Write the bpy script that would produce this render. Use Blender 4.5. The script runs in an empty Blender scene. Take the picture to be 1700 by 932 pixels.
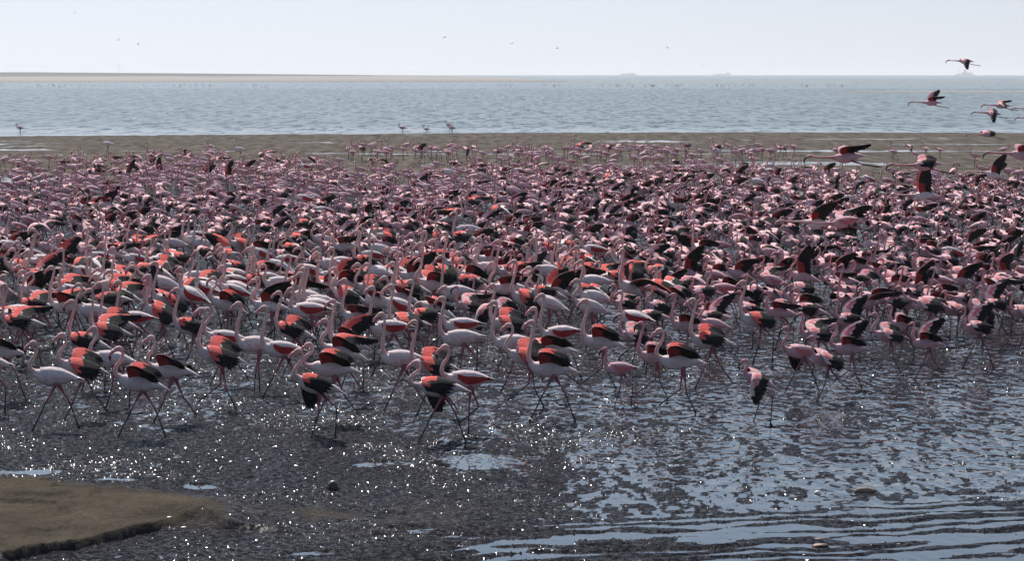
import bpy, math, random
import numpy as np
from mathutils import Vector, Matrix, Euler

random.seed(7); rng = np.random.default_rng(11)
S = bpy.context.scene
COL = S.collection
R = math.radians

# ------------------------------------------------------------------ camera
F_PX, CX, CY, Y_HOR, H_CAM = 4722.0, 850.0, 466.0, 119.0, 4.5
PITCH = math.atan((CY - Y_HOR) / F_PX)
cam_d = bpy.data.cameras.new('camera'); cam = bpy.data.objects.new('camera', cam_d); COL.objects.link(cam)
cam_d.sensor_width = 36.0; cam_d.lens = 36.0 * F_PX / 1700.0
cam_d.clip_start = 0.5; cam_d.clip_end = 60000
cam.location = (0, 0, H_CAM); cam.rotation_euler = (R(90) - PITCH, 0, 0)
S.camera = cam

# ------------------------------------------------------------------ sky, sun, exposure
SUN_EL, SUN_AZ = R(50), R(-20)             # azimuth from +Y, negative = towards -X
SKY_STRENGTH, SUN_STRENGTH, EXPOSURE = 0.085, 5.0, 0.48
HAZE_DENSITY = 1.2e-4
w = bpy.data.worlds.new("World"); S.world = w; w.use_nodes = True
nt = w.node_tree; bg = nt.nodes['Background']
sky = nt.nodes.new('ShaderNodeTexSky'); sky.sky_type = 'NISHITA'; sky.sun_disc = False
sky.sun_elevation = SUN_EL; sky.sun_rotation = SUN_AZ
sky.air_density = 1.0; sky.dust_density = 1.2; sky.ozone_density = 1.5; sky.altitude = 0
nt.links.new(sky.outputs[0], bg.inputs[0]); bg.inputs[1].default_value = SKY_STRENGTH
# bright sea haze low in the sky, a little brighter round the sun's side, fading into the clear sky above
def wn(t, **k):
    n = nt.nodes.new(t)
    for a, b in k.items(): setattr(n, a, b)
    return n
tc = wn('ShaderNodeTexCoord'); sx = wn('ShaderNodeSeparateXYZ'); nt.links.new(tc.outputs['Generated'], sx.inputs[0])
fz = wn('ShaderNodeMapRange', interpolation_type='SMOOTHSTEP'); nt.links.new(sx.outputs[2], fz.inputs[0])
fz.inputs[1].default_value = .02; fz.inputs[2].default_value = .55; fz.inputs[3].default_value = 1.0; fz.inputs[4].default_value = .28
dp = wn('ShaderNodeVectorMath', operation='DOT_PRODUCT'); nt.links.new(tc.outputs['Generated'], dp.inputs[0])
dp.inputs[1].default_value = (math.sin(SUN_AZ), math.cos(SUN_AZ), 0)
mx = wn('ShaderNodeMath', operation='MAXIMUM'); nt.links.new(dp.outputs['Value'], mx.inputs[0]); mx.inputs[1].default_value = 0
pw = wn('ShaderNodeMath', operation='POWER'); nt.links.new(mx.outputs[0], pw.inputs[0]); pw.inputs[1].default_value = 2.2
st = wn('ShaderNodeMapRange'); nt.links.new(pw.outputs[0], st.inputs[0]); st.inputs[3].default_value = .35; st.inputs[4].default_value = .69
cr = wn('ShaderNodeValToRGB'); nt.links.new(sx.outputs[2], cr.inputs[0])
cr.color_ramp.elements[0].position = .0; cr.color_ramp.elements[0].color = (.925, .965, 1.025, 1)
cr.color_ramp.elements[1].position = .20; cr.color_ramp.elements[1].color = (.46, .66, .95, 1)
e3 = cr.color_ramp.elements.new(.45); e3.color = (.38, .50, .70, 1)
bg2 = wn('ShaderNodeBackground'); nt.links.new(cr.outputs[0], bg2.inputs[0]); nt.links.new(st.outputs[0], bg2.inputs[1])
ms = wn('ShaderNodeMixShader'); nt.links.new(fz.outputs[0], ms.inputs[0]); nt.links.new(bg.outputs[0], ms.inputs[1]); nt.links.new(bg2.outputs[0], ms.inputs[2])
nt.links.new(ms.outputs[0], nt.nodes['World Output'].inputs[0])
sd = bpy.data.lights.new('sun', 'SUN'); sun = bpy.data.objects.new('sun', sd); COL.objects.link(sun)
sd.energy = SUN_STRENGTH; sd.angle = R(0.53); sd.color = (1.0, 0.95, 0.88)
sdir = Vector((math.sin(SUN_AZ) * math.cos(SUN_EL), math.cos(SUN_AZ) * math.cos(SUN_EL), math.sin(SUN_EL)))
sun.rotation_euler = sdir.to_track_quat('Z', 'Y').to_euler()
S.view_settings.view_transform = 'Standard'; S.view_settings.look = 'None'
S.view_settings.exposure = EXPOSURE; S.view_settings.gamma = 1.0
S.render.engine = 'CYCLES'
S.cycles.max_bounces = 5; S.cycles.volume_bounces = 0; S.cycles.sample_clamp_indirect = 6.0
S.cycles.transparent_max_bounces = 4

# ------------------------------------------------------------------ helpers
cp, sp_ = math.cos(PITCH), math.sin(PITCH)
def ray(px, py):
    u = (px - CX) / F_PX; v = -(py - CY) / F_PX
    return Vector((u, cp + v * sp_, -sp_ + v * cp))
def at(px, py, z=0.0):
    r = ray(px, py); t = (z - H_CAM) / r.z
    return Vector((r.x * t, r.y * t, z))
def at_d(px, py, d):
    r = ray(px, py); t = d / r.y
    return Vector((r.x * t, d, H_CAM + r.z * t))

def tag(o, label=None, cat=None, group=None, kind=None):
    if label: o['label'] = label
    if cat: o['category'] = cat
    if group: o['group'] = group
    if kind: o['kind'] = kind
    return o

def mesh_np(name, V, F, mats, mi=None, smooth=True):
    """V (n,3), F list of tuples or (m,k) array"""
    me = bpy.data.meshes.new(name)
    V = np.asarray(V, dtype=np.float32)
    if isinstance(F, np.ndarray):
        k = F.shape[1]; m = F.shape[0]
        me.vertices.add(len(V)); me.vertices.foreach_set('co', V.ravel())
        me.loops.add(m * k); me.loops.foreach_set('vertex_index', F.astype(np.int32).ravel())
        me.polygons.add(m); me.polygons.foreach_set('loop_start', np.arange(0, m * k, k, dtype=np.int32))
        me.update(calc_edges=True)
    else:
        me.from_pydata([tuple(v) for v in V.tolist()], [], F)
    for mt in mats: me.materials.append(mt)
    if mi is not None: me.polygons.foreach_set('material_index', np.asarray(mi, dtype=np.int32))
    if smooth: me.polygons.foreach_set('use_smooth', np.ones(len(me.polygons), dtype=bool))
    me.update()
    return me

def obj(name, me, parent=None):
    o = bpy.data.objects.new(name, me); COL.objects.link(o)
    if parent: o.parent = parent
    return o

# value noise, numpy
_perm = rng.random((256, 256)).astype(np.float64)
def vnoise(x, y):
    xi = np.floor(x).astype(int); yi = np.floor(y).astype(int)
    fx = x - xi; fy = y - yi
    fx = fx * fx * (3 - 2 * fx); fy = fy * fy * (3 - 2 * fy)
    a = _perm[xi & 255, yi & 255]; b = _perm[(xi + 1) & 255, yi & 255]
    c = _perm[xi & 255, (yi + 1) & 255]; d = _perm[(xi + 1) & 255, (yi + 1) & 255]
    return (a * (1 - fx) + b * fx) * (1 - fy) + (c * (1 - fx) + d * fx) * fy
def fbm(x, y, o=4, g=0.5):
    s = 0; a = 1; t = 0
    for i in range(o):
        s = s + a * vnoise(x * 2 ** i + 17.3 * i, y * 2 ** i + 9.1 * i); t += a; a *= g
    return s / t - 0.5
def sstep(a, b, x):
    t = np.clip((x - a) / (b - a), 0, 1); return t * t * (3 - 2 * t)

# ------------------------------------------------------------------ node material helper
def new_mat(name):
    m = bpy.data.materials.new(name); m.use_nodes = True
    return m, m.node_tree, m.node_tree.nodes['Principled BSDF']
def N(nt, t, **kw):
    n = nt.nodes.new(t)
    for k, v in kw.items(): setattr(n, k, v)
    return n
def noise_node(nt, scale, detail=3, vec=None, rough=0.5):
    n = N(nt, 'ShaderNodeTexNoise'); n.inputs['Scale'].default_value = scale
    n.inputs['Detail'].default_value = detail; n.inputs['Roughness'].default_value = rough
    if vec is not None: nt.links.new(vec, n.inputs['Vector'])
    return n.outputs['Fac']
def ramp(nt, fac, stops):
    r = N(nt, 'ShaderNodeValToRGB'); e = r.color_ramp.elements
    while len(e) < len(stops): e.new(0.5)
    for i, (p, c) in enumerate(stops):
        e[i].position = p; e[i].color = (*c, 1) if len(c) == 3 else c
    nt.links.new(fac, r.inputs[0]); return r.outputs[0]
def maprange(nt, v, a, b, c, d):
    n = N(nt, 'ShaderNodeMapRange'); n.inputs[1].default_value = a; n.inputs[2].default_value = b
    n.inputs[3].default_value = c; n.inputs[4].default_value = d
    nt.links.new(v, n.inputs[0]); return n.outputs[0]
def math_n(nt, op, a, b=None):
    n = N(nt, 'ShaderNodeMath', operation=op)
    for i, v in enumerate((a, b)):
        if v is None: continue
        if isinstance(v, (int, float)): n.inputs[i].default_value = v
        else: nt.links.new(v, n.inputs[i])
    return n.outputs[0]
def mixc(nt, f, a, b):
    n = N(nt, 'ShaderNodeMix', data_type='RGBA')
    if isinstance(f, (int, float)): n.inputs['Factor'].default_value = f
    else: nt.links.new(f, n.inputs['Factor'])
    for s, v in ((6, a), (7, b)):
        if isinstance(v, tuple): n.inputs[s].default_value = (*v, 1)
        else: nt.links.new(v, n.inputs[s])
    return n.outputs[2]

def feather_mat(name, c1, c2, rough=0.7, trans=0.0):
    m, t, b = new_mat(name)
    g = N(t, 'ShaderNodeNewGeometry')
    f = noise_node(t, 1.1, 1, g.outputs['Position'])
    tcn = N(t, 'ShaderNodeTexCoord'); mpn = N(t, 'ShaderNodeMapping'); mpn.inputs['Scale'].default_value = (1, 4, 4); t.links.new(tcn.outputs['Object'], mpn.inputs[0])
    f2 = maprange(t, noise_node(t, 16, 4, mpn.outputs[0], .65), .3, .7, 0, 1)
    mixf = math_n(t, 'ADD', math_n(t, 'MULTIPLY', maprange(t, f, .3, .7, 0, 1), .6), math_n(t, 'MULTIPLY', f2, .5))
    soil = noise_node(t, 7, 3, tcn.outputs['Object'], .6)          # stained and ruffled patches
    cc = mixc(t, maprange(t, soil, .52, .76, 0, .22), mixc(t, mixf, c1, c2), tuple(v * .52 for v in c2))
    t.links.new(mixc(t, maprange(t, f2, .45, 1, 0, .30), cc, tuple(v * .6 for v in c2)), b.inputs['Base Color'])
    b.inputs['Roughness'].default_value = rough
    b.inputs['Specular IOR Level'].default_value = .12
    bp = N(t, 'ShaderNodeBump'); bp.inputs['Strength'].default_value = .8; bp.inputs['Distance'].default_value = .014
    t.links.new(f2, bp.inputs['Height']); t.links.new(bp.outputs[0], b.inputs['Normal'])
    return m
def plain_mat(name, c, rough=.6, c2=None, sc=30):
    m, t, b = new_mat(name)
    g = N(t, 'ShaderNodeNewGeometry')
    f = noise_node(t, sc, 3, g.outputs['Position'])
    t.links.new(mixc(t, f, c, c2 or tuple(x * .7 for x in c)), b.inputs['Base Color'])
    b.inputs['Roughness'].default_value = rough
    return m

# bird materials, index = slot
BM = [
    feather_mat('plumage_white', (.84, .76, .75), (.82, .66, .65)),            # 0
    feather_mat('plumage_pink', (.82, .57, .60), (.77, .41, .46)),             # 1
    feather_mat('covert_coral', (.78, .15, .125), (.70, .085, .075)),             # 2
    feather_mat('flight_feather_black', (.006, .006, .008), (.016, .014, .017), .75),  # 3
    plain_mat('leg_skin', (.34, .09, .13), .5),                                # 4
    plain_mat('bill_dark', (.02, .015, .018), .35),                            # 5
    plain_mat('leg_muddy', (.03, .022, .027), .4),                             # 6
    feather_mat('covert_crimson', (.52, .05, .05), (.38, .03, .035)),           # 7
    feather_mat('neck_peach', (.78, .56, .52), (.75, .46, .43)),               # 8
    feather_mat('covert_rose', (.76, .27, .28), (.74, .19, .21)),              # 9
    plain_mat('bill_pink', (.66, .28, .30), .4),                               # 10
    feather_mat('neck_rose', (.72, .38, .40), (.66, .30, .33)),                # 11
    feather_mat('covert_pale', (.82, .60, .61), (.79, .46, .48)),              # 12
]
WHITE, PINK, CORAL, BLACK, LEG, BDARK, LMUD, CRIM, PEACH, ROSE, BPINK, NROSE, CPALE = range(13)

# ------------------------------------------------------------------ flamingo builder (forward = +x, out = +y, up = +z, then turned so forward = -x world)
TORSO = [(-.40, -.062, .008, .005), (-.32, -.03, .030, .019), (-.22, -.003, .060, .052), (-.10, .004, .090, .100),
         (.02, .01, .098, .115), (.12, .02, .088, .102), (.19, .045, .062, .074)]
NECKS = {
    's_low':   [(.245, .075, .042, .048), (.30, .13, .031, .033), (.285, .225, .025, .026), (.23, .305, .021, .022), (.205, .37, .019, .020), (.21, .43, .021, .023), (.245, .462, .032, .036), (.285, .452, .029, .033), (.31, .435, .016, .018)],
    'tall':    [(.24, .09, .042, .048), (.272, .17, .031, .033), (.262, .28, .025, .026), (.235, .40, .021, .022), (.205, .51, .019, .020), (.195, .585, .020, .022), (.22, .63, .032, .036), (.262, .628, .029, .033), (.29, .61, .016, .018)],
    'straight': [(.22, .10, .042, .05), (.235, .18, .030, .033), (.222, .29, .024, .025), (.205, .42, .020, .021), (.20, .54, .019, .019), (.205, .62, .021, .022), (.235, .655, .032, .036), (.275, .645, .029, .033), (.30, .625, .016, .018)],
    's_tight': [(.26, .045, .042, .046), (.335, .07, .031, .033), (.365, .13, .026, .027), (.32, .19, .022, .024), (.262, .235, .020, .021), (.245, .295, .021, .022), (.275, .335, .032, .036), (.318, .33, .029, .033), (.345, .312, .016, .018)],
    'short':   [(.225, .09, .040, .046), (.255, .165, .029, .031), (.245, .25, .023, .024), (.222, .33, .019, .020), (.218, .385, .021, .022), (.24, .42, .031, .035), (.28, .418, .028, .031), (.305, .40, .016, .017)],
    'hooked':  [(.235, .08, .040, .046), (.262, .14, .029, .031), (.235, .21, .023, .024), (.205, .27, .019, .020), (.21, .325, .020, .021), (.245, .35, .031, .035), (.285, .335, .028, .031), (.305, .31, .016, .017)],
    'forward': [(.24, .06, .042, .046), (.33, .09, .031, .033), (.42, .13, .025, .026), (.48, .20, .021, .022), (.52, .28, .020, .021), (.56, .325, .031, .035), (.60, .315, .028, .031), (.62, .295, .016, .017)],
    'feeding': [(.24, .06, .040, .046), (.31, .06, .029, .031), (.37, -.02, .023, .024), (.38, -.15, .019, .020), (.36, -.29, .020, .021), (.35, -.40, .021, .022), (.345, -.46, .031, .035), (.335, -.50, .028, .031), (.33, -.525, .016, .017)],
    'flying':  [(.26, .055, .044, .048), (.36, .07, .030, .032), (.48, .078, .023, .024), (.60, .082, .019, .020), (.70, .088, .019, .020), (.755, .092, .030, .033), (.80, .086, .028, .031), (.825, .075, .016, .017)],
}
WINGS = {  # leading edge, trailing edge (forward, out, up)
    'raised':  ([(.13, .06, .07), (.15, .15, .19), (.12, .24, .25), (.0, .31, .25), (-.12, .35, .19)],
                [(-.17, .04, .03), (-.17, .12, .05), (-.20, .20, .06), (-.24, .26, .06), (-.28, .32, .08)]),
    'arched':  ([(.13, .06, .08), (.17, .16, .16), (.20, .27, .17), (.20, .36, .11), (.15, .41, .02)],
                [(-.19, .05, .06), (-.19, .16, .10), (-.19, .27, .09), (-.15, .34, .01), (-.07, .39, -.06)]),
    'drooped': ([(.13, .06, .09), (.17, .16, .15), (.15, .25, .11), (.07, .32, .01), (-.01, .35, -.07)],
                [(-.20, .05, .05), (-.22, .13, .08), (-.26, .21, .02), (-.24, .28, -.06), (-.17, .33, -.12)]),
    'swept':   ([(.12, .06, .09), (.15, .20, .20), (.06, .35, .25), (-.18, .44, .23), (-.44, .50, .20)],
                [(-.17, .05, .04), (-.14, .18, .09), (-.21, .32, .12), (-.34, .41, .12), (-.48, .49, .17)]),
    'up':      ([(.12, .06, .08), (.15, .17, .27), (.13, .27, .44), (.02, .36, .60), (-.12, .42, .72)],
                [(-.17, .04, .04), (-.15, .13, .19), (-.15, .23, .33), (-.18, .32, .49), (-.20, .40, .68)]),
    'high':    ([(.12, .05, .08), (.14, .11, .29), (.10, .16, .50), (.0, .20, .68), (-.10, .22, .82)],
                [(-.17, .04, .04), (-.18, .09, .22), (-.20, .14, .38), (-.20, .18, .56), (-.18, .21, .76)]),
    'flat':    ([(.12, .06, .08), (.16, .28, .15), (.17, .50, .14), (.05, .72, .04), (-.08, .88, -.10)],
                [(-.17, .04, .04), (-.13, .24, .10), (-.11, .46, .08), (-.12, .68, -.01), (-.14, .86, -.12)]),
    'down':    ([(.12, .06, .07), (.17, .22, .12), (.20, .38, .02), (.17, .47, -.18), (.08, .50, -.36)],
                [(-.17, .04, .04), (-.13, .18, .08), (-.10, .32, -.02), (-.06, .42, -.18), (.0, .48, -.36)]),
    'back':    ([(.12, .06, .09), (.12, .16, .24), (.0, .25, .36), (-.20, .32, .44), (-.38, .36, .46)],
                [(-.17, .04, .04), (-.17, .13, .12), (-.24, .22, .20), (-.34, .29, .30), (-.42, .35, .40)]),
}
LEGS = {  # two legs: hock (x, z above ground), foot (x, z)
    'stride':   [((.07, .42), (.27, .0)), ((-.20, .38), (-.33, .0))],
    'walk':     [((-.02, .33), (.08, .0)), ((-.26, .40), (-.24, .01))],
    'step':     [((-.10, .28), (-.23, .0)), ((-.02, .33), (.27, .09))],
    'lift':     [((-.04, .33), (-.03, .0)), ((-.16, .36), (.10, .12))],
    'push':     [((.09, .30), (.22, .0)), ((-.16, .36), (-.34, .10))],
    'stand':    [((.0, .33), (.03, .0)), ((-.03, .33), (-.05, .0))],
    'run':      [((.02, .32), (.16, .0)), ((-.24, .34), (-.42, .20))],
    'trail':    [((-.32, .56), (-.62, .50)), ((-.33, .57), (-.63, .51))],
}
BODY_Z = .70
HAND_SCALE = .97

def catmull(P, n):
    P = np.array(P, float); m = len(P)
    ts = np.linspace(0, m - 1, n); out = []
    for t in ts:
        i = min(int(t), m - 2); f = t - i
        p0 = P[max(i - 1, 0)]; p1 = P[i]; p2 = P[i + 1]; p3 = P[min(i + 2, m - 1)]
        out.append(.5 * (2 * p1 + (p2 - p0) * f + (2 * p0 - 5 * p1 + 4 * p2 - p3) * f * f + (3 * p1 - p0 - 3 * p2 + p3) * f ** 3))
    return np.array(out), ts

class MB:
    def __init__(s): s.v = []; s.f = []; s.m = []
    def loft(s, C, RW, RH, k, mats, cap=True, side=None):
        """tube along C (n,3); ring axes: side vector (lateral) and in-plane normal"""
        C = np.asarray(C, float); n = len(C); T = np.gradient(C, axis=0)
        T /= np.linalg.norm(T, axis=1)[:, None] + 1e-9
        base = len(s.v)
        sd = np.array(side if side is not None else (0, 1, 0), float)
        for i in range(n):
            b = sd - T[i] * sd.dot(T[i]); b /= np.linalg.norm(b) + 1e-9
            nn = np.cross(T[i], b)
            for j in range(k):
                a = 2 * math.pi * j / k
                s.v.append(C[i] + b * math.cos(a) * RW[i] + nn * math.sin(a) * RH[i])
        for i in range(n - 1):
            for j in range(k):
                j2 = (j + 1) % k
                s.f.append((base + i * k + j, base + i * k + j2, base + (i + 1) * k + j2, base + (i + 1) * k + j)); s.m.append(mats(i / (n - 1)))
        if cap:
            s.f.append(tuple(base + j for j in range(k))[::-1]); s.m.append(mats(0))
            s.f.append(tuple(base + (n - 1) * k + j for j in range(k))); s.m.append(mats(1))
    def arrays(s):
        V = np.array(s.v, float).reshape(-1, 3)
        V = V * np.array([-1, -1, 1])       # forward +x -> -x world (a half turn about z)
        return V, s.f, np.array(s.m)

def rotp(P, ang, cx=0., cz=0.):
    """pitch about y, positive lifts the breast"""
    P = np.array(P, float); c, s_ = math.cos(ang), math.sin(ang)
    x = P[..., 0] - cx; z = P[..., 2] - cz
    Q = P.copy(); Q[..., 0] = cx + c * x - s_ * z; Q[..., 2] = cz + s_ * x + c * z
    return Q

def build_body(species, neck, legs, pitch, hi, jit=0.):
    mb = MB()
    nk = [tuple(p) for p in NECKS[neck]]
    nk = [(x, z * (.93 if species == 'l' else .97), a * (.92 if i < len(nk) - 3 else 1), b * (.92 if i < len(nk) - 3 else 1)) for i, (x, z, a, b) in enumerate(nk)]
    pts = TORSO + nk
    P, ts = catmull(pts, 46 if hi else 18)
    C = np.stack([P[:, 0], np.zeros(len(P)), P[:, 1]], 1)
    nT = len(TORSO)
    # torso turns with the pitch, the neck only by a share of it
    tt = ts / (len(pts) - 1); lim = (nT - 1) / (len(pts) - 1)
    wgt = np.where(tt <= lim, 1.0, np.clip(1 - (tt - lim) * 1.6, .35, 1))
    Cr = rotp(C, pitch); C = C + (Cr - C) * wgt[:, None]
    if jit: C[:, 1] += jit * np.clip((tt - lim) / (1 - lim), 0, 1) ** 1.5
    C[:, 2] += BODY_Z
    bc = WHITE if species == 'g' else PINK; nc = PEACH if species == 'g' else NROSE
    nb = lim * 1.12
    def bmat(t): return bc if t < nb else nc
    mb.loft(C, P[:, 2], P[:, 3], 12 if hi else 6, bmat)
    headpos = C[-1].copy(); hdir = C[-1] - C[-2]; hdir /= np.linalg.norm(hdir)
    head_c = C[-3 if not hi else -6].copy()
    if hi:     # eyes
        for sgn in (-1, 1):
            e = head_c + np.array([0, sgn * .024, .004])
            mb.loft([e - [.006, 0, 0], e, e + [.006, 0, 0]], [.002, .006, .002], [.002, .006, .002], 5, lambda t: BDARK)
    # legs
    hips = rotp(np.array([[-.05, .045, -.07], [-.05, -.045, -.07]]), pitch) + [0, 0, BODY_Z]
    for (hk, ft), hip, sgn in zip(LEGS[legs], hips, (1, -1)):
        y = sgn * .045
        h = np.array([hk[0], y, hk[1]]); f = np.array([ft[0], y * 1.1, ft[1] + .012])
        k = 6 if hi else 3
        ctrl = [hip + [0, 0, .03], hip * .75 + h * .25, hip * .4 + h * .6, h + (hip - h) * .06, h, h + (f - h) * .08, h * .5 + f * .5, f]
        rr = [.04, .026, .0125, .012, .0165, .0105, .0095, .011]
        if not hi: ctrl = [ctrl[0], ctrl[2], ctrl[4], ctrl[7]]; rr = [.034, .015, .017, .012]
        mb.loft(ctrl, rr, rr, k, (lambda t: LEG if t < .62 else LMUD) if species == 'g' else (lambda t: LEG if t < .45 else LMUD))
        # webbed foot
        b = len(mb.v); lifted = ft[1] > .05
        d = np.array([.085, 0, -.008]) if not lifted else np.array([.045, 0, -.075]) if legs != 'trail' else np.array([-.09, 0, 0])
        up = np.array([0, 0, .012])
        sidev = np.array([0, .04, 0])
        q = [f - d * .12 + up, f + d * .9 + sidev, f + d * 1.08, f + d * .9 - sidev, f - d * .12 - up * .8]
        mb.v += q
        for t3 in ((0, 1, 2), (0, 2, 3), (4, 2, 1), (4, 3, 2), (0, 4, 1), (0, 3, 4)): mb.f.append(tuple(b + i for i in t3)); mb.m.append(LMUD)
    return mb, headpos, hdir

def build_bill(species, headpos, hdir, hi):
    mb = MB(); ang = math.atan2(hdir[2], hdir[0])
    loc = np.array([(-.014, .0), (.022, -.004), (.05, -.016), (.078, -.044), (.092, -.082), (.094, -.106)])
    rr = np.array([.0225, .0225, .022, .0205, .013, .004]) * (1.0 if species == 'g' else .9)
    if not hi: loc = loc[[0, 2, 3, 5]]; rr = rr[[0, 2, 3, 5]]
    a2 = ang * .6
    C = [headpos + np.array([math.cos(a2) * x - math.sin(a2) * z, 0, math.sin(a2) * x + math.cos(a2) * z]) for x, z in loc]
    mb.loft(C, rr * .75, rr, 7 if hi else 4, (lambda t: BPINK if t < .55 else BDARK) if species == 'g' else (lambda t: BDARK))
    return mb

def torso_at(x):
    T = np.array(TORSO); return [np.interp(x, T[:, 0], T[:, i]) for i in (1, 2, 3)]

def build_wing(species, pose, sgn, pitch, hi, var=0.):
    mb = MB(); ns, nc = (19, 12) if hi else (6, 5)
    top = np.zeros((ns, nc, 3))
    folded = pose in ('folded', 'folded_red')
    if folded:
        for i in range(ns):
            s = i / (ns - 1); x = .165 - .56 * s
            zc, rw, rh = torso_at(x); rw = max(rw, .018); rh = max(rh, .018)
            for j in range(nc):
                c = j / (nc - 1); taper = math.sin(min(1, (s * 2.2 + .18)) * math.pi / 2) * (1 if s < .6 else 1 - .5 * (s - .6) / .4)
                a = R(82) - R(108) * c * taper
                off = .012 + .012 * math.sin(math.pi * min(1, s * 1.2)) * math.sin(math.pi * min(1, c + .15))
                top[i, j] = (x - .03 * c * s, sgn * (math.cos(a) * (rw + off)), zc + math.sin(a) * (rh + off) + .012 * s)
    else:
        L, _ = catmull(WINGS[pose][0], ns); T, _ = catmull(WINGS[pose][1], ns)
        for i in range(ns):
            s = i / (ns - 1)
            # feather tips: the trailing edge is cut into fingers
            k = 1.0 + ((.085 if i % 2 else -.04) if hi and i > 1 else 0) * (0.6 + s)
            for j in range(nc):
                c = j / (nc - 1)
                p = L[i] + (T[i] - L[i]) * c * (k if j >= nc - 2 else 1.0)
                # camber
                chord = T[i] - L[i]; span = L[min(i + 1, ns - 1)] - L[max(i - 1, 0)]
                nrm = np.cross(chord, span); nrm /= np.linalg.norm(nrm) + 1e-9
                p = p + nrm * (-.03) * math.sin(math.pi * c) * (1 - .3 * s)
                top[i, j] = (p[0], sgn * p[1], p[2])
    top = rotp(top, pitch); top[..., 2] += BODY_Z
    du = np.gradient(top, axis=0); dv = np.gradient(top, axis=1)
    nr = np.cross(du, dv); nr /= np.linalg.norm(nr, axis=2)[..., None] + 1e-9
    th = np.array([.002 + .011 * math.sin(math.pi * min(1, (j / (nc - 1)) * 1.6 + .1)) for j in range(nc)])
    if folded: th = np.full(nc, .006)
    up_n = nr * (-sgn if folded else sgn)                    # upper (outer) side of the wing
    A = top + up_n * th[None, :, None] * .5; B = top - up_n * th[None, :, None] * .5
    mb.v = [p for p in A.reshape(-1, 3)] + [p for p in B.reshape(-1, 3)]
    o = ns * nc
    def colr(s, c, upper):
        g = species == 'g'
        if folded:
            if pose == 'folded_red':
                if s > .80 and c > .35: return BLACK
                if c > .52 and .12 < s < .8: return (CRIM if g else ROSE)
            else:
                if s > .86 and c > .55: return BLACK
                if c > .72 and .3 < s < .75: return (CPALE if g else ROSE)
            return WHITE if g else (CPALE if s > .45 else PINK)
        if s > .86 or (s > .62 and c > .22) or c > (.54 if species == 'g' else .56) - .14 * s: return BLACK
        if upper:
            if g: return WHITE if (s < .12 or (s < .3 and c > .45)) else (CPALE if (c < .06 and s < .6) else CORAL)
            if s < .3: return CPALE
            return ROSE if .15 < c < .40 and s < .62 else CPALE
        if g: return CRIM if s < (.34 if pose in ('high', 'up', 'back') else .5) else BLACK
        return CRIM if s < .38 and c > .12 else (ROSE if c < .12 else BLACK)
    for i in range(ns - 1):
        for j in range(nc - 1):
            s = (i + .5) / (ns - 1); c = (j + .5) / (nc - 1); c += (.03 if (i * 7 + j * 3) % 5 < 2 else -.01) * (not folded)
            a, b, d, e = i * nc + j, (i + 1) * nc + j, (i + 1) * nc + j + 1, i * nc + j + 1
            q = (a, b, d, e) if (sgn > 0) != folded else (a, e, d, b)
            mb.f.append(q); mb.m.append(colr(s, c, True))
            mb.f.append(tuple(o + v for v in q[::-1])); mb.m.append(colr(s, c, False))
    rim = [(i * nc, (i + 1) * nc, 0, i) for i in range(ns - 1)] + [((i + 1) * nc + nc - 1, i * nc + nc - 1, 1, i) for i in range(ns - 1)] \
        + [((ns - 1) * nc + j, (ns - 1) * nc + j + 1, 2, j) for j in range(nc - 1)]
    for a, b, e, i in rim:
        mb.f.append((a, o + a, o + b, b))
        mb.m.append(BLACK if (e > 0 and not folded) else colr((i + .5) / (ns - 1) if e < 2 else .99, 0.02 if e == 0 else .98, True))
    return mb

# meshes for the individually built birds, shared between alike pieces
_cache = {}
def part_meshes(species, neck, legs, pitch, jit):
    key = ('b', species, neck, legs, round(pitch, 2), round(jit, 2))
    if key not in _cache:
        mb, hp, hd = build_body(species, neck, legs, pitch, True, jit)
        V, F, M = mb.arrays(); bl = build_bill(species, hp, hd, True); V2, F2, M2 = bl.arrays()
        _cache[key] = (mesh_np('flamingo', V, F, BM, M), mesh_np('bill', V2, F2, BM, M2))
    return _cache[key]
def wing_mesh(species, pose, sgn, pitch):
    key = ('w', species, pose, sgn, round(pitch, 2))
    if key not in _cache:
        V, F, M = build_wing(species, pose, sgn, pitch, True).arrays()
        _cache[key] = mesh_np('wing', V, F, BM, M)
    return _cache[key]

FLOCK = 'flamingos of the dense flock'
def flamingo(x, y, z, scale, yaw, species, neck, near, far, legs, pitch, label, group=FLOCK, roll=0., jit=0.):
    bm_, bl_ = part_meshes(species, neck, legs, pitch, jit)
    o = obj('flamingo', bm_); o.location = (x, y, z); o.scale = (scale,) * 3; o.rotation_euler = (roll, 0, yaw)
    tag(o, label, 'flamingo', group)
    obj('bill', bl_, o)
    # near wing = camera side: forward is -x, so local +y_out*... after the half turn sgn=+1 lands at -y (towards the camera)
    obj('wing', wing_mesh(species, near, 1, pitch), o)
    obj('wing', wing_mesh(species, far, -1, pitch), o)
    return o
# ------------------------------------------------------------------ ground
RE = 6371000.0
def drop(d): return -d * d / (2 * RE)

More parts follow.
